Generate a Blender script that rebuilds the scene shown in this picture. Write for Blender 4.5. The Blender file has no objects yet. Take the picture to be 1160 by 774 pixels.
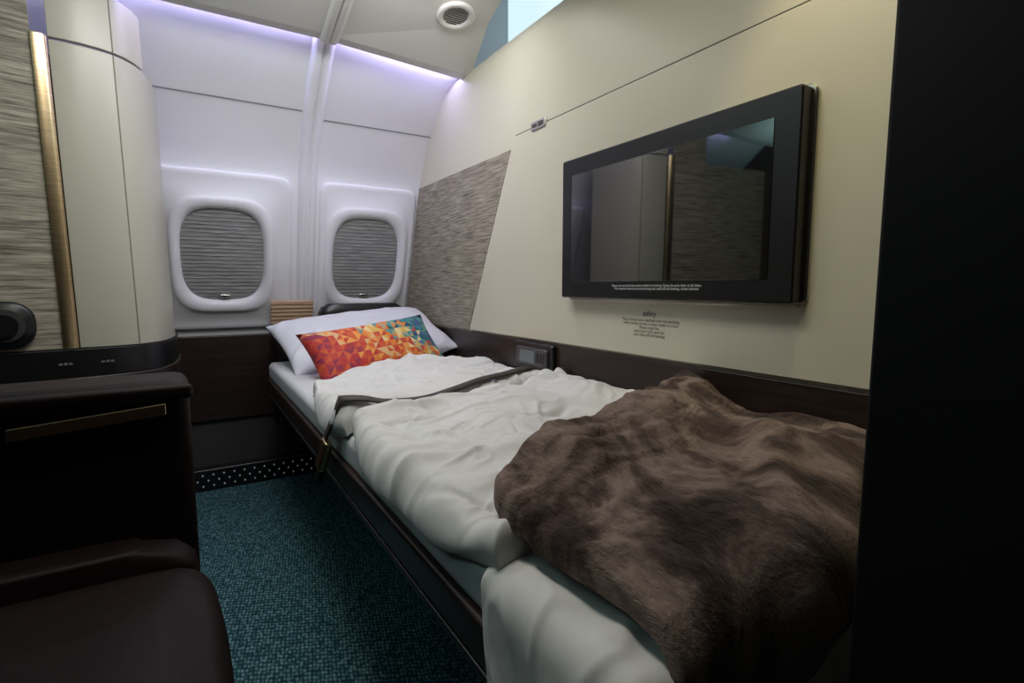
import bpy, math, random
from mathutils import Vector, Matrix, noise
from mathutils.bvhtree import BVHTree
random.seed(4)
C=bpy.context.collection
# ---------------------------------------------------------------- materials
def mat(name,col,rough=.5,metal=0,spec=.5,emis=None,es=0,sheen=0,coat=0):
    m=bpy.data.materials.new(name);m.use_nodes=True
    b=m.node_tree.nodes['Principled BSDF']
    b.inputs['Base Color'].default_value=(*col,1);b.inputs['Roughness'].default_value=rough
    b.inputs['Metallic'].default_value=metal;b.inputs['Specular IOR Level'].default_value=spec
    if emis: b.inputs['Emission Color'].default_value=(*emis,1);b.inputs['Emission Strength'].default_value=es
    b.inputs['Sheen Weight'].default_value=sheen;b.inputs['Coat Weight'].default_value=coat
    return m
def noisy(m,c1,c2,scale=(1,1,1),nscale=5,detail=4,bump=0,dist=.01,lo=.35,hi=.65,rough=.55):
    nt=m.node_tree;N=nt.nodes;L=nt.links;b=N['Principled BSDF']
    tc=N.new('ShaderNodeTexCoord');mp=N.new('ShaderNodeMapping');mp.inputs['Scale'].default_value=scale
    n=N.new('ShaderNodeTexNoise');n.inputs['Scale'].default_value=nscale;n.inputs['Detail'].default_value=detail;n.inputs['Roughness'].default_value=rough
    r=N.new('ShaderNodeValToRGB');r.color_ramp.elements[0].position=lo;r.color_ramp.elements[1].position=hi
    r.color_ramp.elements[0].color=(*c1,1);r.color_ramp.elements[1].color=(*c2,1)
    L.new(tc.outputs['Object'],mp.inputs[0]);L.new(mp.outputs[0],n.inputs['Vector']);L.new(n.outputs[0],r.inputs[0]);L.new(r.outputs[0],b.inputs['Base Color'])
    if bump:
        bp=N.new('ShaderNodeBump');bp.inputs['Strength'].default_value=bump;bp.inputs['Distance'].default_value=dist
        L.new(n.outputs[0],bp.inputs['Height']);L.new(bp.outputs[0],b.inputs['Normal'])
    return m
M={}
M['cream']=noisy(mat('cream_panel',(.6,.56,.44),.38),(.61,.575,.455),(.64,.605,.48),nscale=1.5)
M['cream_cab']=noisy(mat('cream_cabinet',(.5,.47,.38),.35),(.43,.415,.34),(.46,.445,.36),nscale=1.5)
M['white']=noisy(mat('fuselage_white',(.78,.78,.8),.45),(.80,.80,.82),(.84,.84,.86),nscale=2)
M['ceil']=noisy(mat('ceiling_white',(.7,.68,.62),.5),(.70,.69,.64),(.74,.73,.67),nscale=2)
M['groove']=mat('groove',(.05,.045,.04),.6)
M['wood']=noisy(mat('dark_wood',(.03,.015,.01),.36),(.014,.008,.006),(.030,.017,.013),scale=(1,2,40),nscale=3)
M['band']=mat('grey_kick_panel',(.05,.045,.045),.4)
M['black']=mat('black_plastic',(.006,.006,.007),.35)
M['blackwall']=noisy(mat('black_partition',(.004,.005,.006),.6,spec=.2),(.003,.004,.005),(.005,.006,.007))
M['brass']=noisy(mat('brushed_brass',(.55,.42,.25),.28,metal=1),(.5,.38,.22),(.62,.49,.3),scale=(1,1,30),nscale=8)
M['silver']=mat('satin_silver',(.6,.58,.52),.25,metal=1)
M['leather']=noisy(mat('brown_leather',(.02,.01,.008),.55,spec=.16),(.008,.0045,.004),(.013,.007,.006),nscale=60,bump=.15,dist=.002)
M['weave']=noisy(mat('woven_panel',(.3,.27,.22),.6),(.10,.085,.06),(.50,.44,.34),scale=(3,3,50),nscale=3,detail=5,bump=.5,dist=.004,lo=.32,hi=.70,rough=.65)
M['shade']=noisy(mat('window_shade',(.3,.3,.3),.7),(.20,.20,.20),(.42,.42,.41),scale=(6,6,90),nscale=2.5,bump=.4,dist=.003,lo=.3,hi=.7)
M['louvre']=noisy(mat('louvre_wood',(.5,.33,.2),.5),(.42,.27,.16),(.6,.42,.26),scale=(2,2,40),nscale=3)
M['linen']=noisy(mat('white_linen',(.66,.65,.64),.9,spec=.2,sheen=.1),(.63,.615,.595),(.67,.66,.64),nscale=30,bump=.15,dist=.004)
M['pil']=noisy(mat('pillow_cotton',(.7,.7,.73),.85,spec=.2,sheen=.1),(.66,.66,.71),(.70,.70,.75),nscale=14,bump=.25,dist=.006)
M['sheet']=noisy(mat('mattress_sheet',(.6,.6,.6),.8),(.55,.56,.57),(.60,.61,.61),nscale=4,bump=.1)
M['screen']=mat('tv_glass',(.006,.007,.007),.03,spec=1.0)
M['screen'].node_tree.nodes['Principled BSDF'].inputs['IOR'].default_value=1.8
M['led']=mat('cove_led',(1,1,1),.5,emis=(.53,.49,1.0),es=17)
M['led2']=mat('cove_light',(1,1,1),.5,emis=(.70,.93,1.0),es=.82)
M['text']=mat('label_ink',(.08,.07,.06),.6)
M['texw']=mat('label_white',(.7,.7,.7),.6)
M['icon']=mat('icon_grey',(.16,.16,.16),.6)
M['lcd']=mat('lcd_grey',(.12,.14,.15),.2)
M['strap']=noisy(mat('belt_webbing',(.035,.025,.018),.6),(.025,.018,.013),(.05,.036,.026),nscale=60)
def plush():
    m=mat('plush_brown',(.1,.07,.055),.95,sheen=.25,spec=.06)
    nt=m.node_tree;N=nt.nodes;L=nt.links;b=N['Principled BSDF']
    b.inputs['Sheen Tint'].default_value=(.8,.65,.55,1)
    tc=N.new('ShaderNodeTexCoord')
    n=N.new('ShaderNodeTexNoise');n.inputs['Scale'].default_value=7.5;n.inputs['Detail'].default_value=9;n.inputs['Roughness'].default_value=.60;n.inputs['Distortion'].default_value=1.1
    r=N.new('ShaderNodeValToRGB');e=r.color_ramp.elements
    e[0].position=.40;e[0].color=(.026,.016,.014,1);e[1].position=.60;e[1].color=(.25,.182,.155,1)
    x=e.new(.49);x.color=(.076,.049,.041,1)
    n2=N.new('ShaderNodeTexNoise');n2.inputs['Scale'].default_value=190;n2.inputs['Detail'].default_value=4;n2.inputs['Roughness'].default_value=.7
    mp=N.new('ShaderNodeMapping');mp.inputs['Scale'].default_value=(1,.35,1);mp.inputs['Rotation'].default_value=(0,0,.6)
    ad=N.new('ShaderNodeMath');ad.operation='MULTIPLY_ADD';ad.inputs[1].default_value=.5
    bp=N.new('ShaderNodeBump');bp.inputs['Strength'].default_value=.75;bp.inputs['Distance'].default_value=.010
    L.new(tc.outputs['Object'],n.inputs['Vector']);L.new(tc.outputs['Object'],mp.inputs[0]);L.new(mp.outputs[0],n2.inputs['Vector'])
    mx=N.new('ShaderNodeMix');mx.data_type='RGBA';mx.blend_type='MULTIPLY';mx.inputs[0].default_value=.6
    r2=N.new('ShaderNodeValToRGB');r2.color_ramp.elements[0].position=.35;r2.color_ramp.elements[0].color=(.5,.5,.5,1);r2.color_ramp.elements[1].position=.62
    L.new(n2.outputs[0],r2.inputs[0]);L.new(n.outputs[0],r.inputs[0]);L.new(r.outputs[0],mx.inputs[6]);L.new(r2.outputs[0],mx.inputs[7]);L.new(mx.outputs[2],b.inputs['Base Color'])
    L.new(n2.outputs[0],ad.inputs[0]);L.new(n.outputs[0],ad.inputs[2]);L.new(ad.outputs[0],bp.inputs['Height']);L.new(bp.outputs[0],b.inputs['Normal'])
    return m
M['plush']=plush()
def carpet():
    m=mat('teal_carpet',(.02,.1,.12),.9,spec=.15)
    nt=m.node_tree;N=nt.nodes;L=nt.links;b=N['Principled BSDF']
    tc=N.new('ShaderNodeTexCoord');mp=N.new('ShaderNodeMapping');mp.inputs['Scale'].default_value=(110,70,60);mp.inputs['Rotation'].default_value=(0,0,.3)
    v=N.new('ShaderNodeTexVoronoi');v.inputs['Scale'].default_value=1;v.inputs['Randomness'].default_value=.4
    r=N.new('ShaderNodeValToRGB');e=r.color_ramp.elements
    e[0].position=.15;e[0].color=(.19,.35,.37,1);e[1].position=.55;e[1].color=(.011,.062,.075,1)
    n=N.new('ShaderNodeTexNoise');n.inputs['Scale'].default_value=40;n.inputs['Detail'].default_value=5
    mx=N.new('ShaderNodeMix');mx.data_type='RGBA';mx.blend_type='MULTIPLY';mx.inputs[0].default_value=.8
    L.new(tc.outputs['Object'],mp.inputs[0]);L.new(mp.outputs[0],v.inputs['Vector']);L.new(v.outputs['Distance'],r.inputs[0])
    r2=N.new('ShaderNodeValToRGB');r2.color_ramp.elements[0].position=.3;r2.color_ramp.elements[1].position=.65;r2.color_ramp.elements[0].color=(.35,.4,.4,1)
    L.new(tc.outputs['Object'],n.inputs['Vector']);L.new(n.outputs[0],r2.inputs[0])
    L.new(r.outputs[0],mx.inputs[6]);L.new(r2.outputs[0],mx.inputs[7]);L.new(mx.outputs[2],b.inputs['Base Color'])
    bp=N.new('ShaderNodeBump');bp.inputs['Strength'].default_value=.6;bp.inputs['Distance'].default_value=.004;bp.invert=True
    L.new(v.outputs['Distance'],bp.inputs['Height']);L.new(bp.outputs[0],b.inputs['Normal'])
    return m
M['carpet']=carpet()
# ---------------------------------------------------------------- helpers
def empty(name):
    e=bpy.data.objects.new(name,None);C.objects.link(e);e.empty_display_size=.05;return e
def mesh(name,vs,fs,m,parent=None,smooth=False,bevel=0,seg=3,solid=0,sub=0):
    me=bpy.data.meshes.new(name);me.from_pydata([tuple(v) for v in vs],[],fs);me.update()
    if m: me.materials.append(m)
    o=bpy.data.objects.new(name,me);C.objects.link(o)
    if parent: o.parent=parent
    if solid:
        s=o.modifiers.new('s','SOLIDIFY');s.thickness=solid;s.offset=-1
    if bevel:
        b=o.modifiers.new('b','BEVEL');b.width=bevel;b.segments=seg;b.limit_method='ANGLE'
    if sub:
        s=o.modifiers.new('u','SUBSURF');s.levels=sub;s.render_levels=sub
    if smooth or bevel:
        for p in me.polygons:p.use_smooth=True
        if not smooth:
            w=o.modifiers.new('w','WEIGHTED_NORMAL');w.keep_sharp=True
    return o
def box(name,lo,hi,m,parent=None,bevel=0,seg=3):
    x0,y0,z0=lo;x1,y1,z1=hi
    v=[(x0,y0,z0),(x1,y0,z0),(x1,y1,z0),(x0,y1,z0),(x0,y0,z1),(x1,y0,z1),(x1,y1,z1),(x0,y1,z1)]
    f=[(0,3,2,1),(4,5,6,7),(0,1,5,4),(1,2,6,5),(2,3,7,6),(3,0,4,7)]
    return mesh(name,v,f,m,parent,bevel=bevel,seg=seg)
def slab_x(name,poly,x0,x1,m,parent=None,bevel=0):
    n=len(poly);v=[(x0,a,b) for a,b in poly]+[(x1,a,b) for a,b in poly]
    f=[tuple(range(n)),tuple(range(2*n-1,n-1,-1))]+[(i,(i+1)%n,(i+1)%n+n,i+n)[::-1] for i in range(n)]
    return mesh(name,v,f,m,parent,bevel=bevel)
def rrect(cx,cy,w,h,r,k=6):
    out=[]
    for qx,qy,a0 in ((1,1,0),(-1,1,90),(-1,-1,180),(1,-1,270)):
        for i in range(k+1):
            a=math.radians(a0+90*i/k)
            out.append((cx+qx*(w/2-r)+r*math.cos(a),cy+qy*(h/2-r)+r*math.sin(a)))
    return out
def loft(name,rings,m,parent=None,cap=True,smooth=True,capstart=False):
    n=len(rings[0]);v=[p for r in rings for p in r];f=[]
    for k in range(len(rings)-1):
        for i in range(n):
            f.append((k*n+i,k*n+(i+1)%n,(k+1)*n+(i+1)%n,(k+1)*n+i))
    if cap:f.append(tuple((len(rings)-1)*n+i for i in range(n)))
    if capstart:f.append(tuple(range(n-1,-1,-1)))
    return mesh(name,v,f,m,parent,smooth=smooth)
def ribbon(name,pts,z0,z1,m,parent,th=.015,shear=0,base=.74,bevel=.002):
    v=[];n=len(pts)
    for z in (z0,z1):
        for x,y in pts: v.append((x-shear*(z-base),y,z))
    f=[(i,i+1,n+i+1,n+i) for i in range(n-1)]
    o=mesh(name,v,f,m,parent,smooth=False)
    s=o.modifiers.new('s','SOLIDIFY');s.thickness=th;s.offset=-1
    for p in o.data.polygons:p.use_smooth=True
    b=o.modifiers.new('b','BEVEL');b.width=bevel;b.segments=2;b.limit_method='ANGLE';b.angle_limit=math.radians(50)
    o.modifiers.new('w','WEIGHTED_NORMAL')
    return o
# ---------------------------------------------------------------- room shell
box('floor',(-1.3,-.92,-.05),(1.3,2.85,0),M['carpet'])
prof=[(2.74,.69),(2.72,.695),(2.48,1.406),(2.45,1.465),(2.41,1.525),(2.36,1.585),(2.31,1.635),(2.21,1.72),(2.12,1.79),(2.05,1.84),(2.0,1.875)]
def sweep_closed(name,inner,outer,x0,x1,m):
    sec=inner+outer[::-1];n=len(sec)
    v=[(x,a,b) for x in (x0,x1) for a,b in sec]
    f=[(i,(i+1)%n,(i+1)%n+n,i+n) for i in range(n)]+[tuple(range(n-1,-1,-1)),tuple(range(n,2*n))]
    o=mesh(name,v,f,m);
    for p in o.data.polygons: p.use_smooth=len(p.vertices)==4
    o.modifiers.new('w','WEIGHTED_NORMAL');return o
sweep_closed('wall_window_side',prof,[(a+.03,b+.03) for a,b in prof],-1.3,1.03,M['white'])
box('wall_lower_panel',(-1.3,2.70,.31),(1.02,2.76,.70),M['wood'],bevel=.006)
box('wall_kick_panel',(-1.3,2.72,0),(1.02,2.78,.31),M['band'])
cprof=[(2.03,1.815),(2.02,1.797),(1.98,1.80),(1.74,1.86),(1.45,1.92),(1.15,1.97),(.8,2.01),(.4,2.03),(-.92,2.03)]
cxr=[1.03,1.03,1.03,.975,.935,.91,.90,.90,.90]
cdr=[.030,.030,.026,0,0,0,0,0,0]   # lip dips towards the right-hand wall
v=[];n=len(cprof)
for dz in (0,.02):
    for (a,b),xr,dd in zip(cprof,cxr,cdr):
        ya=a+(0 if dz==0 else .004)
        v+=[(-1.3,ya,b+dz),(.48,ya,b+dz),(xr,ya,b+dz-dd)]
f=[];K=3*n
for i in range(n-1):
    for j in (0,1):
        q=3*i+j
        f.append((q,q+1,q+4,q+3));f.append((K+q,K+q+3,K+q+4,K+q+1))
    f.append((3*i+2,3*i+2+K,3*i+5+K,3*i+5));f.append((3*i,3*i+3,3*i+3+K,3*i+K))
for j in (0,1):
    f.append((j,j+K,j+1+K,j+1));q=3*(n-1)+j;f.append((q,q+1,q+1+K,q+K))
mesh('ceiling',v,f,M['ceil'])
M['cove']=mat('cove_paint',(.45,.47,.5),.6)
box('ceiling_cove_roof',(.86,-.92,2.25),(1.32,2.14,2.27),M['cove'])
box('wall_cove_right',(1.30,-.92,1.75),(1.32,2.14,2.25),M['cove'])
box('wall_cove_end',(.94,2.12,1.80),(1.32,2.14,2.25),M['cove'])
box('cove_light_panel',(1.288,-.2,1.80),(1.299,2.11,2.24),M['led2'])
# right wall
rp=[(1.0,0),(1.0,1.70),(1.004,1.75),(1.018,1.785),(1.045,1.804),(1.08,1.808),(1.28,1.808)]
sec=rp+[(1.28,1.79),(1.02,1.77),(1.02,0)]
n=len(sec);v=[(x,y,z) for y in (-.92,2.76) for x,z in sec]
wr=mesh('wall_right',v,[(i,(i+1)%n,(i+1)%n+n,i+n) for i in range(n)]+[tuple(range(n-1,-1,-1)),tuple(range(n,2*n))],M['cream'])
for p in wr.data.polygons: p.use_smooth=len(p.vertices)==4
wr.modifiers.new('w','WEIGHTED_NORMAL')
slab_x('wall_right_panel',[(1.935,.742),(1.583,1.437),(-.3,1.437),(-.3,.742)],.989,1.001,M['cream'],bevel=.003)
slab_x('wall_right_woven_panel',[(2.70,.742),(1.95,.742),(1.612,1.40),(2.47,1.40)],.994,1.001,M['weave'],bevel=.001)
slab_x('wall_right_wood_band',[(2.70,.30),(2.70,.735),(-.3,.735),(-.3,.30)],.988,1.001,M['wood'],bevel=.002)
slab_x('trim_1',[(1.585,1.438),(1.585,1.443),(-.3,1.443),(-.3,1.438)],.997,1.001,M['groove'])
box('wall_left',(-1.3,-.92,0),(-.96,1.9,1.58),M['wood'])
box('wall_left_outer',(-1.32,-.92,0),(-1.3,2.78,2.17),M['wood'])
box('wall_back',(-1.3,-.94,0),(1.3,-.92,2.25),M['wood'])
box('wall_partition',(.46,.075,0),(1.3,.20,2.0),M['blackwall'],bevel=.004)
def rib(name,x0,x1,pr,h,m):
    xs=[0,.10,.25,.42,.47,.53,.58,.75,.90,1];hs=[0,.75,1,1,.55,.55,1,1,.75,0]
    v=[];f=[]
    for i,(a,b) in enumerate(pr):
        p0=pr[max(i-1,0)];p1=pr[min(i+1,len(pr)-1)]
        t=Vector((0,p1[0]-p0[0],p1[1]-p0[1])).normalized();nn=Vector((0,-t.z,t.y))
        if nn.y>0 or (abs(nn.y)<.3 and nn.z>0): nn=-nn
        for s,hh in zip(xs,hs):
            v.append(Vector((x0+(x1-x0)*s,a,b))+nn*(h*hh-.002))
    n=len(xs)
    for i in range(len(pr)-1):
        for j in range(n-1): f.append((i*n+j,i*n+j+1,(i+1)*n+j+1,(i+1)*n+j))
    return mesh(name,v,f,m,smooth=True)
rib('trim_2',.437,.52,prof[1:-1],.022,M['white'])
rib('trim_3',.445,.512,cprof[1:7],.014,M['ceil'])
M['softseam']=mat('panel_seam',(.30,.30,.32),.6)
def strip(name,x0,x1,i0z,m,w=.003,off=.002):
    for (a,b),(c,d) in zip(prof,prof[1:]):
        if b<=i0z<=d:
            k=(i0z-b)/(d-b);y=a+(c-a)*k;t=Vector((0,c-a,d-b)).normalized();nn=Vector((0,-abs(t.z),-abs(t.y)))
            p=Vector((0,y,i0z))+nn*off
            return mesh(name,[p-t*w+Vector((x0,0,0)),p-t*w+Vector((x1,0,0)),p+t*w+Vector((x1,0,0)),p+t*w+Vector((x0,0,0))],[(0,1,2,3)],m)
strip('trim_4',-.2,.436,1.630,M['softseam']);strip('trim_5',.521,1.0,1.612,M['softseam'])
for k,(a,b) in enumerate(((-.95,.430),(.527,.995))):
    o=box('cove_led_strip',(a,2.045,1.822),(b,2.075,1.834),M['led'])
    for vv in o.data.vertices:
        if vv.co.x>.9: vv.co.z-=.028
# ---------------------------------------------------------------- windows
kk=math.sqrt(1+.338**2)
Nw=Vector((0,-1,-.338))/kk
def wp(x,z,d): return Vector((x,2.72-.338*(z-.695),z))+Nw*d
def squircle(cx,cz,w,h,e,n=56):
    o=[]
    for i in range(n):
        a=2*math.pi*i/n;c,s=math.cos(a),math.sin(a)
        o.append((cx+w/2*math.copysign(abs(c)**(2/e),c),cz+h/2*math.copysign(abs(s)**(2/e),s)))
    return o
def window(idx,cx,x0,x1,ztop,zbot=.735):
    e=empty(f'window_{idx}')
    cz=1.055;cxp=(x0+x1)/2;zc=(ztop+zbot)/2
    W,H=x1-x0,ztop-zbot
    def R(e_,w,h,d,ccx=cx,ccz=cz): return [wp(x,z,d) for x,z in squircle(ccx,ccz,w,h,e_)]
    loft('reveal_panel',[R(14,W,H,.0,cxp,zc),R(14,W,H,.012,cxp,zc),R(13,W-.010,H-.010,.016,cxp,zc),
        R(10,W-.04,H-.04,.016,cxp,zc),
        R(4.2,.405,.49,.016),R(3.9,.395,.478,.024),R(3.7,.375,.455,.029),R(3.4,.345,.415,.026),R(3.2,.322,.388,.014),R(3.2,.316,.382,.003)],M['white'],e,cap=False)
    mesh('shade',[p for p in R(3.2,.320,.386,.003)],[tuple(range(56))],M['shade'],e)
    for k in range(1,24):
        z=cz-.378/2+.378*k/24
        hw=.156*max(0,1-abs((z-cz)/.19)**3.2)**(1/3.2)-.002
        if hw<.02: continue
        mesh(f'slat_{k}',[wp(cx-hw,z-.0012,.0035),wp(cx+hw,z-.0012,.0035),wp(cx+hw,z,.0065),wp(cx-hw,z,.0065),wp(cx+hw,z+.0012,.0035),wp(cx-hw,z+.0012,.0035)],[(0,1,2,3),(3,2,4,5)],M['shade'],e)
    zc2=cz-.172
    loft('shade_handle',[[wp(x,z,d) for x,z in squircle(cx,zc2,w,h,2.4,24)] for w,h,d in ((.052,.017,.003),(.052,.017,.012),(.044,.011,.016))],M['silver'],e,cap=True)
    loft('handle_latch',[[wp(x,z,d) for x,z in squircle(cx,zc2,w,h,2.2,16)] for w,h,d in ((.014,.009,.015),(.012,.007,.019))],M['black'],e,cap=True)
    return e
window(1,.14,-.16,.412,1.392)
window(2,.757,.532,.985,1.39)
lv=empty('wooden_louvre')
for k in range(6):
    z=.762+k*.018
    mesh(f'slat_{k}',[wp(.322,z,.031),wp(.508,z,.031),wp(.508,z,.048),wp(.322,z,.048),wp(.322,z+.015,.031),wp(.508,z+.015,.031),wp(.508,z+.015,.044),wp(.322,z+.015,.044)],
      [(0,1,2,3),(4,7,6,5),(3,2,6,7),(0,3,7,4),(1,5,6,2),(0,4,5,1)],M['louvre'],lv,bevel=.002)
gr=empty('floor_vent_grille')
box('grille_body',(-.05,2.655,.0),(.60,2.715,.10),M['black'],gr,bevel=.008)
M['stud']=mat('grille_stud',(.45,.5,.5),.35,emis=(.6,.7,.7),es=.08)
vs=[];fs=[]
for r in range(3):
    for c in range(15):
        x=-.03+c*.042+(r%2)*.021;z=.024+r*.025;y=2.6535;w,h=.0045,.006
        b=len(vs);vs+=[(x-w,y,z),(x,y,z-h),(x+w,y,z),(x,y,z+h),(x,y-.004,z)];fs+=[(b,b+1,b+4),(b+1,b+2,b+4),(b+2,b+3,b+4),(b+3,b,b+4)]
mesh('studs',vs,fs,M['stud'],gr)
# ---------------------------------------------------------------- ceiling vent
cv=empty('ceiling_air_vent')
cn=Vector((0,-.22,-.975)).normalized();cu_=Vector((1,0,0));cvv=cn.cross(cu_)
cc=Vector((.845,1.735,1.859))
def circ(r,d,n=40): return [cc+cn*d+cu_*(r*math.cos(2*math.pi*i/n))+cvv*(r*math.sin(2*math.pi*i/n)) for i in range(n)]
loft('ring',[circ(.066,-.006),circ(.066,.006),circ(.060,.010),circ(.048,.009),circ(.045,.003),circ(.045,.0015)],M['ceil'],cv,cap=True)
for k in range(-4,5):
    y=k*.0095;hw=math.sqrt(max(0,.043**2-y*y))
    pts=[]
    for dy,dd in ((-.0028,.0025),(.0028,.0025)):
        for sx in (-1,1): pts.append(cc+cu_*(sx*hw)+cvv*(y+dy)+cn*dd)
    mesh(f'slot_{k+4}',pts,[(0,1,3,2)],M['groove'],cv)
# ---------------------------------------------------------------- television
tv=empty('television')
def plate(name,y0,y1,z0,z1,xf,xb,r,m,parent,edge=.004):
    cy,cz=(y0+y1)/2,(z0+z1)/2;w,h=y1-y0,z1-z0
    rings=[[(xb,a,b) for a,b in rrect(cy,cz,w,h,r)],[(xf+edge,a,b) for a,b in rrect(cy,cz,w,h,r)],[(xf,a,b) for a,b in rrect(cy,cz,w-2*edge,h-2*edge,max(r-edge,.001))]]
    return loft(name,rings,m,parent,smooth=False)
plate('wall_plate',.540,1.262,.880,1.289,.981,.989,.02,M['silver'],tv,.003)
plate('housing',.549,1.252,.889,1.281,.950,.982,.006,M['black'],tv,.003)
plate('screen',.600,1.206,.934,1.235,.9485,.951,.002,M['screen'],tv,.0005)
def text(name,body,y,z,size,x,m,parent,align='CENTER'):
    cu=bpy.data.curves.new(name,'FONT');cu.body=body;cu.size=size;cu.align_x=align;cu.space_line=.9
    o=bpy.data.objects.new(name,cu);C.objects.link(o);o.location=(x,y,z);o.rotation_euler=(math.pi/2,0,-math.pi/2)
    cu.materials.append(m);o.parent=parent;return o
text('bezel_notice','Please do not touch the screen while it is moving. Keep the area clear at all times.\nThis monitor must be stowed during taxi, take-off and landing, unless advised',.89,.9205,.0085,.9485,M['texw'],tv)
pl=empty('wall_notice')
text('notice_title','safety',.935,.846,.020,.9875,M['text'],pl)
text('notice_text','Please fasten your seat belt over the bedding\nwhile resting so that it stays visible to crew\nPlease keep the\nsuite door fully open for\ntaxi, take-off and landing',.935,.832,.0105,.9875,M['text'],pl)
lp=empty('door_latch_plate')
plate('plate',1.39,1.472,1.425,1.452,.984,.992,.006,M['silver'],lp,.002)
plate('slot',1.40,1.43,1.431,1.446,.9835,.985,.004,M['groove'],lp,.0005)
plate('slot_b',1.436,1.464,1.433,1.444,.9835,.985,.003,M['groove'],lp,.0005)
hs=empty('wall_handset')
plate('bezel',1.325,1.565,.638,.734,.972,.990,.012,M['black'],hs,.004)
plate('handset_body',1.345,1.53,.656,.718,.962,.973,.012,M['band'],hs,.004)
plate('display',1.41,1.50,.666,.708,.9605,.963,.003,M['lcd'],hs,.0005)
for k in range(3): plate(f'button_{k}',1.358+k*.016,1.369+k*.016,.670,.704,.9605,.963,.003,M['black'],hs,.0008)
# ---------------------------------------------------------------- wardrobe, left, close to the windows
wd=empty('wardrobe')
SH=.015
A=[(-.279,1.975),(-.24,1.977),(-.20,1.984),(-.165,1.996),(-.138,2.010)]
B=[(-.1355,2.012),(-.11,2.035),(-.088,2.07),(-.07,2.12),(-.058,2.18),(-.051,2.24),(-.047,2.30)]
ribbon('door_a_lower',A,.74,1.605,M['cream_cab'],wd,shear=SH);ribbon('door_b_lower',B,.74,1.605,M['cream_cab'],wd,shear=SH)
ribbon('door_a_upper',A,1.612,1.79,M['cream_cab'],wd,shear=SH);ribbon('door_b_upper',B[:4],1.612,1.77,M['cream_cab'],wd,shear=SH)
ribbon('woven_facing',[(-.52,1.922),(-.312,1.957)],.74,1.79,M['weave'],wd,shear=SH)
ribbon('woven_facing_low',[(-.955,1.85),(-.522,1.9215)],.74,1.58,M['weave'],wd,shear=SH)
ribbon('brass_edge',[(-.313,1.950),(-.288,1.953),(-.279,1.966)],.74,1.61,M['brass'],wd,shear=SH)
def prism(name,pts,z0,z1,m,parent,bevel=0,shear=0):
    n=len(pts);return mesh(name,[(x-shear*(z-.74),y,z) for z in (z0,z1) for x,y in pts],[tuple(range(n-1,-1,-1)),tuple(range(n,2*n))]+[(i,(i+1)%n,(i+1)%n+n,i+n) for i in range(n)],m,parent,bevel=bevel)
cp=[(-.94,1.89),(-.6,1.93),(-.30,1.99),(-.20,2.005),(-.15,2.03),(-.12,2.06),(-.10,2.10),(-.085,2.16),(-.075,2.29),(-.94,2.29)]
prism('carcass',cp,.75,1.57,M['groove'],wd,shear=SH)
cp2=[(-.955,1.83),(-.6,1.89),(-.30,1.945),(-.20,1.965),(-.14,1.99),(-.095,2.03),(-.065,2.09),(-.045,2.17),(-.035,2.30),(-.035,2.45),(-.955,2.45)]
prism('lower_cabinet',cp2,0,.655,M['wood'],wd,bevel=.004)
prism('gloss_band',[(x-.008 if x>-.9 else x,y+.006) for x,y in cp2],.655,.738,M['black'],wd,bevel=.002)
for k,(x,y) in enumerate(((-.31,1.9475),(-.215,1.9655))):
    for q in (0,1,2):
        xx=x-.012+q*.011;yy=y-.002+q*.0018
        mesh(f'band_icon_{k}_{q}',[(xx-.004,yy-.0007,.694),(xx+.004,yy+.0007,.694),(xx+.004,yy+.0007,.700+.002*(q%2)),(xx-.004,yy-.0007,.700)],[(0,1,2,3)],M['icon'],wd)
dv=empty('control_dial')
def pf(u,z,d):
    a=Vector((-.52,1.922,0));b=Vector((-.312,1.957,0));t=(b-a).normalized();nn=Vector((t.y,-t.x,0))
    return b-t*u+nn*d+Vector((0,0,z))
loft('bezel',[[pf(u,z,d) for u,z in rrect(.185,.815,w,h,h*.42)] for w,h,d in ((.26,.13,.001),(.26,.13,.018),(.245,.115,.026))],M['black'],dv)
for nm,w,d0,d1,mm in (('ring',.088,.024,.034,M['band']),('knob',.060,.030,.046,M['black'])):
    loft(nm,[[pf(.120+w/2*math.cos(a),.815+w/2*math.sin(a),d) for a in [2*math.pi*i/32 for i in range(32)]] for d in (d0,d1)],mm,dv,smooth=False)
# ---------------------------------------------------------------- side console + seat
sc=empty('side_console')
box('console_body',(-.93,1.0,0),(-.008,1.13,.768),M['leather'],sc,bevel=.022,seg=5)
box('console_lip',(-.93,.988,.738),(-.002,1.01,.762),M['leather'],sc,bevel=.008)
mesh('brass_lid',[(-.230,.986,.700),(-.040,.986,.716),(-.040,.986,.734),(-.230,.986,.718),(-.230,1.01,.700),(-.040,1.01,.716),(-.040,1.01,.734),(-.230,1.01,.718)],
   [(0,1,2,3),(4,7,6,5),(3,2,6,7),(0,4,5,1),(1,5,6,2),(0,3,7,4)],M['brass'],sc,bevel=.001)
ac=empty('armchair')
def cushion(name,lo,hi,m,parent,e=6,nz=9):
    cx,cy,cz=[(a+b)/2 for a,b in zip(lo,hi)];hx,hy,hz=[(b-a)/2 for a,b in zip(lo,hi)]
    rings=[]
    for k in range(nz):
        ph=-math.pi/2+math.pi*k/(nz-1)
        s=abs(math.cos(ph))**.22 if 0<k<nz-1 else .80
        z=cz+hz*math.copysign(abs(math.sin(ph))**.45,math.sin(ph))
        rings.append([Vector((x,y,z)) for x,y in squircle(cx,cy,2*hx*s,2*hy*s,e,64)])
    return loft(name,rings,m,parent,cap=True,capstart=True)
cushion('seat_cushion',(-.60,-.30,.40),(.022,.93,.515),M['leather'],ac,e=9)
cushion('backrest',(-.86,-.30,.40),(-.60,.93,1.02),M['leather'],ac,e=8)
cushion('armrest',(-.80,.90,.30),(-.004,.985,.53),M['leather'],ac,e=8)
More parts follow.
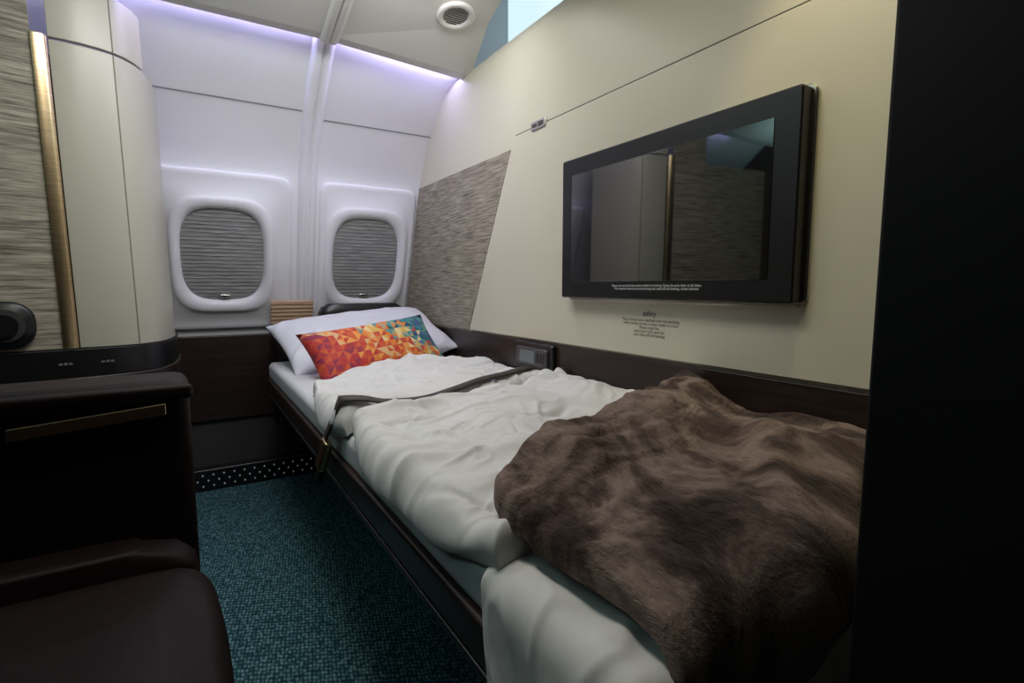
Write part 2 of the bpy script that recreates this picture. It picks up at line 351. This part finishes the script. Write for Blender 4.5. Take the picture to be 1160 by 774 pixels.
box('seat_base',(-.85,-.28,0),(-.03,.90,.40),M['leather'],ac,bevel=.02)
# ---------------------------------------------------------------- bed
bed=empty('bed')
XE=.275;YF=.27
box('mattress',(XE,YF,.525),(.985,2.42,.60),M['sheet'],bed,bevel=.022,seg=5)
box('side_rail',(XE-.010,YF+.01,.478),(.98,2.40,.535),M['wood'],bed,bevel=.008)
box('rail_trim',(XE-.013,YF+.012,.470),(XE-.002,2.38,.480),M['black'],bed,bevel=.003)
box('pedestal',(.62,YF+.06,0),(.985,2.40,.48),M['black'],bed,bevel=.01)
box('headboard',(.30,2.46,.30),(.985,2.58,.745),M['wood'],bed,bevel=.03)
cushion('headrest',(.50,2.42,.60),(.90,2.54,.842),M['black'],bed,e=5)
ZB=.603;XO=XE+.018;YO=YF+.018
def drape(x,y,h,zb=ZB,r=.022,xe=XO,yf=YO):
    dx=max(0,xe-x);dy=max(0,yf-y)
    X,Y=x,y
    def fold(d):
        if d<=0: return 0,0,0
        if d<r*math.pi/2:
            th=d/r;return r*math.sin(th),r*(1-math.cos(th)),th
        return r,r+(d-r*math.pi/2),math.pi/2
    ox,zx,tx=fold(dx);oy,zy,ty=fold(dy)
    if dx>0: X=xe-ox-h*math.sin(tx)*.45
    if dy>0: Y=yf-oy-h*math.sin(ty)*.45
    Z=zb-max(zx,zy)-.25*min(zx,zy)+h*min(math.cos(tx),math.cos(ty))
    return Vector((X,Y,Z))
def curve(pts,t):
    n=len(pts)-1;f=min(t*n,n-1e-6);i=int(f);u=f-i
    p=[pts[max(i-1,0)],pts[i],pts[i+1],pts[min(i+2,n)]]
    return tuple(.5*((2*p[1][k])+(-p[0][k]+p[2][k])*u+(2*p[0][k]-5*p[1][k]+4*p[2][k]-p[3][k])*u*u+(-p[0][k]+3*p[1][k]-3*p[2][k]+p[3][k])*u**3) for k in (0,1))
LAST={}
def cloth(name,bot,top,left,right,H,m,parent,nu=150,nv=150,zb=ZB,edge=.03,wob=.012,under=None,xe=XO,yf=YO):
    vs=[];fs=[]
    c00,c10,c01,c11=bot[0],bot[-1],top[0],top[-1]
    for j in range(nv+1):
        t=j/nv;l=curve(left,t);r_=curve(right,t)
        for i in range(nu+1):
            s=i/nu;b=curve(bot,s);tp=curve(top,s);p=[0,0]
            for k in (0,1):
                p[k]=(1-t)*b[k]+t*tp[k]+(1-s)*l[k]+s*r_[k]-((1-s)*(1-t)*c00[k]+s*(1-t)*c10[k]+(1-s)*t*c01[k]+s*t*c11[k])
            x,y=p
            wx=noise.noise((x*6,y*6,3.1))*wob;wy=noise.noise((x*6,y*6,9.7))*wob
            x=min(x+wx,.985);y+=wy
            L_=min(s,1-s)*math.dist(l,r_);T_=min(t,1-t)*math.dist(b,tp)
            q=4;d=(max(L_,1e-5)**-q+max(T_,1e-5)**-q)**(-1/q)
            ed=math.sqrt(1-math.exp(-(d/edge)*1.6))
            h=.003+H(x,y,s,t,d)*ed+(under(x,y) if under else 0)
            v=drape(x,y,h,zb,xe=xe,yf=yf);v.x=min(v.x,.984)
            vs.append(v)
    n=nu+1
    for j in range(nv):
        for i in range(nu): fs.append((j*n+i,j*n+i+1,(j+1)*n+i+1,(j+1)*n+i))
    LAST[name]=BVHTree.FromPolygons(vs,fs)
    return mesh(name,vs,fs,m,parent,smooth=True)
def topz(x,y,names,default=ZB):
    z=default
    for n_ in names:
        h=LAST[n_].ray_cast(Vector((x,y,2)),Vector((0,0,-1)))
        if h[0] is not None: z=max(z,h[0].z)
    return z
def nz_(x,y,s,seed): return noise.noise((x*s,y*s,seed))
def fold_(x,y,sc,seed,w=.10,warp=.35,ang=0,st=1):
    c,s_=math.cos(ang),math.sin(ang);u=(c*x+s_*y)/st;v=-s_*x+c*y
    u+=warp*nz_(x,y,sc*.6,seed+5)/sc;v+=warp*nz_(x,y,sc*.6,seed+9)/sc
    n=nz_(u,v,sc,seed);mask=.5+.5*max(-1,min(1,2.2*nz_(x,y,sc*.8,seed+20)))
    return math.exp(-(n/w)**2)*mask
def sm(a,b,x):
    t=max(0,min(1,(x-a)/(b-a)));return t*t*(3-2*t)
dv_=empty('duvet')
def puff(x,y,a,seed):
    return a*(.026*nz_(x,y,4.2,seed)+.020*fold_(x,y,3.4,seed+5,.12,ang=.5,st=1.7)+.014*fold_(x,y,6,seed+2,.13,ang=-.5,st=1.6,warp=.7)
      +.0075*fold_(x,y,11,seed+8,.14,warp=.8)+.0035*fold_(x,y,21,seed+3,.18,warp=.9)-.012*fold_(x,y,4.5,seed+31,.05,ang=1.0,warp=.8))
def H1(x,y,s,t,d): return .036+puff(x,y,1.05,2)+.014*math.exp(-((t-.9)/.10)**2)+.010*math.exp(-((t-.08)/.08)**2)
cloth('folded_top',[(.272,1.12),(.5,1.15),(.75,1.22),(.98,1.32)],[(.30,1.60),(.45,1.74),(.68,1.80),(.96,1.74)],[(.272,1.12),(.250,1.25),(.272,1.42),(.30,1.60)],[(.98,1.32),(.98,1.45),(.98,1.6),(.96,1.74)],H1,M['linen'],dv_,nu=190,nv=160,edge=.024)
def H2(x,y,s,t,d): return .042+puff(x,y,1.15,12)+.024*math.exp(-((s-.80)/.10)**2)*(1-t*.4)-.010*s+.012*math.exp(-((t-.93)/.06)**2)
cloth('main_cover',[(.27,.47),(.47,.50),(.75,.58),(.98,.70)],[(.280,1.10),(.50,1.14),(.75,1.22),(.98,1.31)],[(.27,.47),(.255,.65),(.250,.9),(.280,1.10)],[(.98,.70),(.98,.85),(.98,1.1),(.98,1.31)],H2,M['linen'],dv_,nu=210,nv=200,edge=.024)
def H3(x,y,s,t,d): return .007+.007*nz_(x,y,5,22)+.020*fold_(x,y,3.2,27,.09,ang=1.1,st=2.2)+.011*fold_(x,y,7,24,.11,ang=.9,st=1.5)+.005*fold_(x,y,16,28,.15)
cloth('foot_sheet',[(.05,-.02),(.35,-.03),(.7,-.03),(.98,-.02)],[(.05,.455),(.3,.50),(.6,.56),(.98,.66)],[(.05,-.02),(.04,.15),(.04,.32),(.05,.455)],[(.98,-.02),(.98,.2),(.98,.4),(.98,.66)],H3,M['linen'],dv_,nu=180,nv=180,edge=.015,xe=XE+.010,yf=YF+.006)
# ---------------------------------------------------------------- blanket
def under4(x,y):
    z=0;k=0
    for ax in (-.02,0,.02):
        for ay in (-.03,0,.03):
            z+=topz(max(x+ax,XO+.004),max(y+ay,YO+.004),('main_cover','foot_sheet'));k+=1
    u=z/k-ZB
    return max(0,u)*sm(XO-.05,XO+.03,x)*sm(YO-.06,YO+.03,y)+.012+.006*sm(.05,0,abs(x-XO))
def H4(x,y,s,t,d):
    base=.022+.030*sm(.27,.42,x)*sm(.24,.38,y)
    return base+.018*nz_(x,y,3.5,32)+.022*fold_(x,y,2.4,37,.12,ang=.5,st=1.8)+.016*fold_(x,y,5,34,.12,ang=-.3,st=1.4)+.008*fold_(x,y,10,36,.15)+.003*nz_(x,y,22,41)+.0016*nz_(x,y,70,43)
bl=cloth('throw_blanket',[(.315,.215),(.37,.17),(.45,.205),(.62,.265),(.80,.33),(.98,.38)],[(.315,.55),(.47,.59),(.64,.65),(.80,.73),(.98,.82)],[(.315,.215),(.312,.32),(.302,.42),(.288,.50),(.315,.55)],[(.98,.38),(.98,.52),(.98,.65),(.98,.82)],H4,M['plush'],None,nu=240,nv=190,edge=.014,wob=.014,under=under4)
# ---------------------------------------------------------------- pillows
def pillow(name,W,H,T,matx,m,nu=28,nv=14,colf=None,tri=False,wr=0):
    vs=[];idx={};fs=[];cols=[]
    def shape(i,j,side):
        s=-1+2*i/nu;t=-1+2*j/nv
        b=max(0,(1-s**4)*(1-t**4))**.55*(1-.25*(s*s+t*t)/2)
        x=W/2*s*(1-.05*(1-t*t)*1);y=H/2*t*(1-.07*(1-s*s))
        z=side*T/2*b+.006*noise.noise((x*14,y*14,side*3+W))*b*1.2
        if wr: z+=side*wr*b**.5*(fold_(x,y,6,51,.12,ang=.9,st=1.8)-.3)
        return (x,y,z)
    for side in (1,-1):
        for j in range(nv+1):
            for i in range(nu+1):
                border=i in(0,nu) or j in (0,nv)
                key=(i,j,0 if border else side)
                if key not in idx: idx[key]=len(vs);vs.append(Vector(shape(i,j,side)))
    def gi(i,j,side): return idx[(i,j,0 if (i in(0,nu) or j in (0,nv)) else side)]
    for side in (1,-1):
        for j in range(nv):
            for i in range(nu):
                q=[gi(i,j,side),gi(i+1,j,side),gi(i+1,j+1,side),gi(i,j+1,side)]
                if tri:
                    if (i+j)%2: tt=[(q[0],q[1],q[2]),(q[0],q[2],q[3])];cs=[(i+.67,j+.33),(i+.33,j+.67)]
                    else: tt=[(q[0],q[1],q[3]),(q[1],q[2],q[3])];cs=[(i+.33,j+.33),(i+.67,j+.67)]
                    for a,cpos in zip(tt,cs):
                        fs.append(a if side>0 else a[::-1]);cols.append(colf(cpos[0]/nu,cpos[1]/nv))
                else: fs.append(tuple(q) if side>0 else tuple(q[::-1]))
    o=mesh(name,vs,fs,m,None,smooth=True)
    o.matrix_world=matx
    if tri:
        ca=o.data.color_attributes.new('tri','FLOAT_COLOR','CORNER')
        for p,c in zip(o.data.polygons,cols):
            for li in p.loop_indices: ca.data[li].color=(*c,1)
    else:
        s=o.modifiers.new('u','SUBSURF');s.levels=1;s.render_levels=1
    return o
def frame(center,ux,uy):
    ux=Vector(ux).normalized();uy=Vector(uy);uy=(uy-ux*uy.dot(ux)).normalized();uz=ux.cross(uy)
    m=Matrix((ux,uy,uz)).transposed().to_4x4();m.translation=Vector(center);return m
pillow('pillow',.70,.44,.15,frame((.635,2.22,.705),(1,.08,.09),(0,.90,.36)),M['pil'],nu=72,nv=44,wr=.016)
def col(u,v):
    w=u*.85+(v-.5)*.42+random.uniform(-.11,.11)
    reds=[(.46,.02,.015),(.52,.04,.02),(.26,.015,.05),(.60,.09,.02),(.36,.02,.03)]
    ors=[(.70,.20,.03),(.75,.30,.06),(.56,.07,.02),(.66,.40,.18),(.50,.03,.02)]
    yel=[(.74,.56,.26),(.66,.40,.08),(.36,.34,.20),(.66,.22,.04),(.50,.06,.03),(.10,.26,.24)]
    tea=[(.02,.13,.17),(.03,.24,.27),(.10,.28,.22),(.01,.06,.12),(.05,.10,.24)]
    if w<.24: p=reds
    elif w<.46: p=reds[3:4]+ors
    elif w<.70: p=yel+ors[:1]
    else: p=tea
    return random.choice(p)
mt=mat('triangle_print',(.5,.3,.1),.7,sheen=.1)
a=mt.node_tree.nodes.new('ShaderNodeVertexColor');a.layer_name='tri';mt.node_tree.links.new(a.outputs[0],mt.node_tree.nodes['Principled BSDF'].inputs['Base Color'])
pillow('throw_pillow',.54,.255,.12,frame((.60,1.925,.682),(.52,.14,.050),(-.02,.13,.155)),mt,nu=22,nv=10,colf=col,tri=True)
# ---------------------------------------------------------------- seat belt over the duvet
sb=empty('seat_belt')
def tz(x,y): return max(topz(max(x+ax,.30),y+ay,('folded_top','main_cover')) for ax in (-.012,0,.012) for ay in (-.012,0,.012))
P=[Vector((.248,1.205,.555)),Vector((.250,1.185,.595)),Vector((.272,1.155,.637))]
for x,y in [(.36,1.128),(.46,1.145),(.56,1.18),(.66,1.22),(.76,1.265),(.85,1.32),(.93,1.38)]: P.append(Vector((x,y,tz(x,y)+.004)))
vs=[];fine=[]
for i in range(len(P)-1):
    for k in range(6):
        t=k/6;p0=P[max(i-1,0)];p1=P[i];p2=P[i+1];p3=P[min(i+2,len(P)-1)]
        q=.5*((2*p1)+(-p0+p2)*t+(2*p0-5*p1+4*p2-p3)*t*t+(-p0+3*p1-3*p2+p3)*t**3)
        if q.x>.272: q.z=max(q.z,tz(q.x,q.y)+.003)
        fine.append(q)
fine.append(P[-1])
for _ in range(2):
    zz=[p.z for p in fine]
    for i in range(1,len(fine)-1): fine[i].z=max(zz[i],(zz[i-1]+zz[i]+zz[i+1])/3)
for i,p in enumerate(fine):
    t=(fine[min(i+1,len(fine)-1)]-fine[max(i-1,0)]).normalized()
    side=Vector((0,1,.35));side=(side-t*side.dot(t)).normalized()
    vs+=[p-side*.011,p+side*.011]
mesh('webbing',vs,[(2*i,2*i+1,2*i+3,2*i+2) for i in range(len(fine)-1)],M['strap'],sb,smooth=True,solid=.003)
bk=box('buckle',(-.010,-.022,-.035),(.010,.022,.035),M['brass'],sb,bevel=.006);bk.location=(.243,1.205,.540);bk.rotation_euler=(.15,.25,0)
b2=box('buckle_tongue',(-.006,-.016,-.03),(.006,.016,.0),M['black'],sb,bevel=.003);b2.location=(.237,1.207,.507);b2.rotation_euler=(.15,.25,0)
# ---------------------------------------------------------------- lights
def area(name,loc,rot,sx,sy,e,col):
    l=bpy.data.lights.new(name,'AREA');l.shape='RECTANGLE';l.size=sx;l.size_y=sy;l.energy=e;l.color=col
    o=bpy.data.objects.new(name,l);C.objects.link(o);o.location=loc;o.rotation_euler=rot;return o
area('ceiling_panel_light',(.15,.85,1.98),(0,0,0),.35,.4,6.8,(1,.95,.85))
area('window_wash_light',(.35,1.50,1.86),(math.radians(25),0,0),.9,.25,9,(.95,.96,1))  # unseen cool fill, added to brighten the window wall
area('cove_uplight',(-1.1,1.2,1.60),(math.radians(180),0,0),.2,1.2,7,(.55,.95,1))  # added cyan lamp, no fitting here; brightens the left ceiling for the screen reflection
def spot(name,loc,target,e,ang,col,r=.05,blend=.6):
    l=bpy.data.lights.new(name,'SPOT');l.energy=e;l.color=col;l.spot_size=math.radians(ang);l.spot_blend=blend;l.shadow_soft_size=r
    o=bpy.data.objects.new(name,l);C.objects.link(o);o.location=loc;o.rotation_euler=(Vector(target)-Vector(loc)).to_track_quat('-Z','Y').to_euler();return o
spot('reading_light',(.70,.42,1.95),(1.0,.42,1.15),12,60,(1,.87,.48))  # unseen spot added to give the right wall's near end a yellowish glow
w=bpy.data.worlds.new('w');w.use_nodes=True;w.node_tree.nodes['Background'].inputs[0].default_value=(.05,.055,.06,1);bpy.context.scene.world=w
# ---------------------------------------------------------------- camera
c=bpy.data.cameras.new('camera');c.lens=590/1160*36;c.sensor_width=36;c.clip_start=.01
co=bpy.data.objects.new('camera',c);C.objects.link(co);co.location=(0,0,.92);co.rotation_euler=(math.radians(84),0,math.radians(-31.8))
bpy.context.scene.camera=co
bpy.context.scene.view_settings.view_transform='Standard'
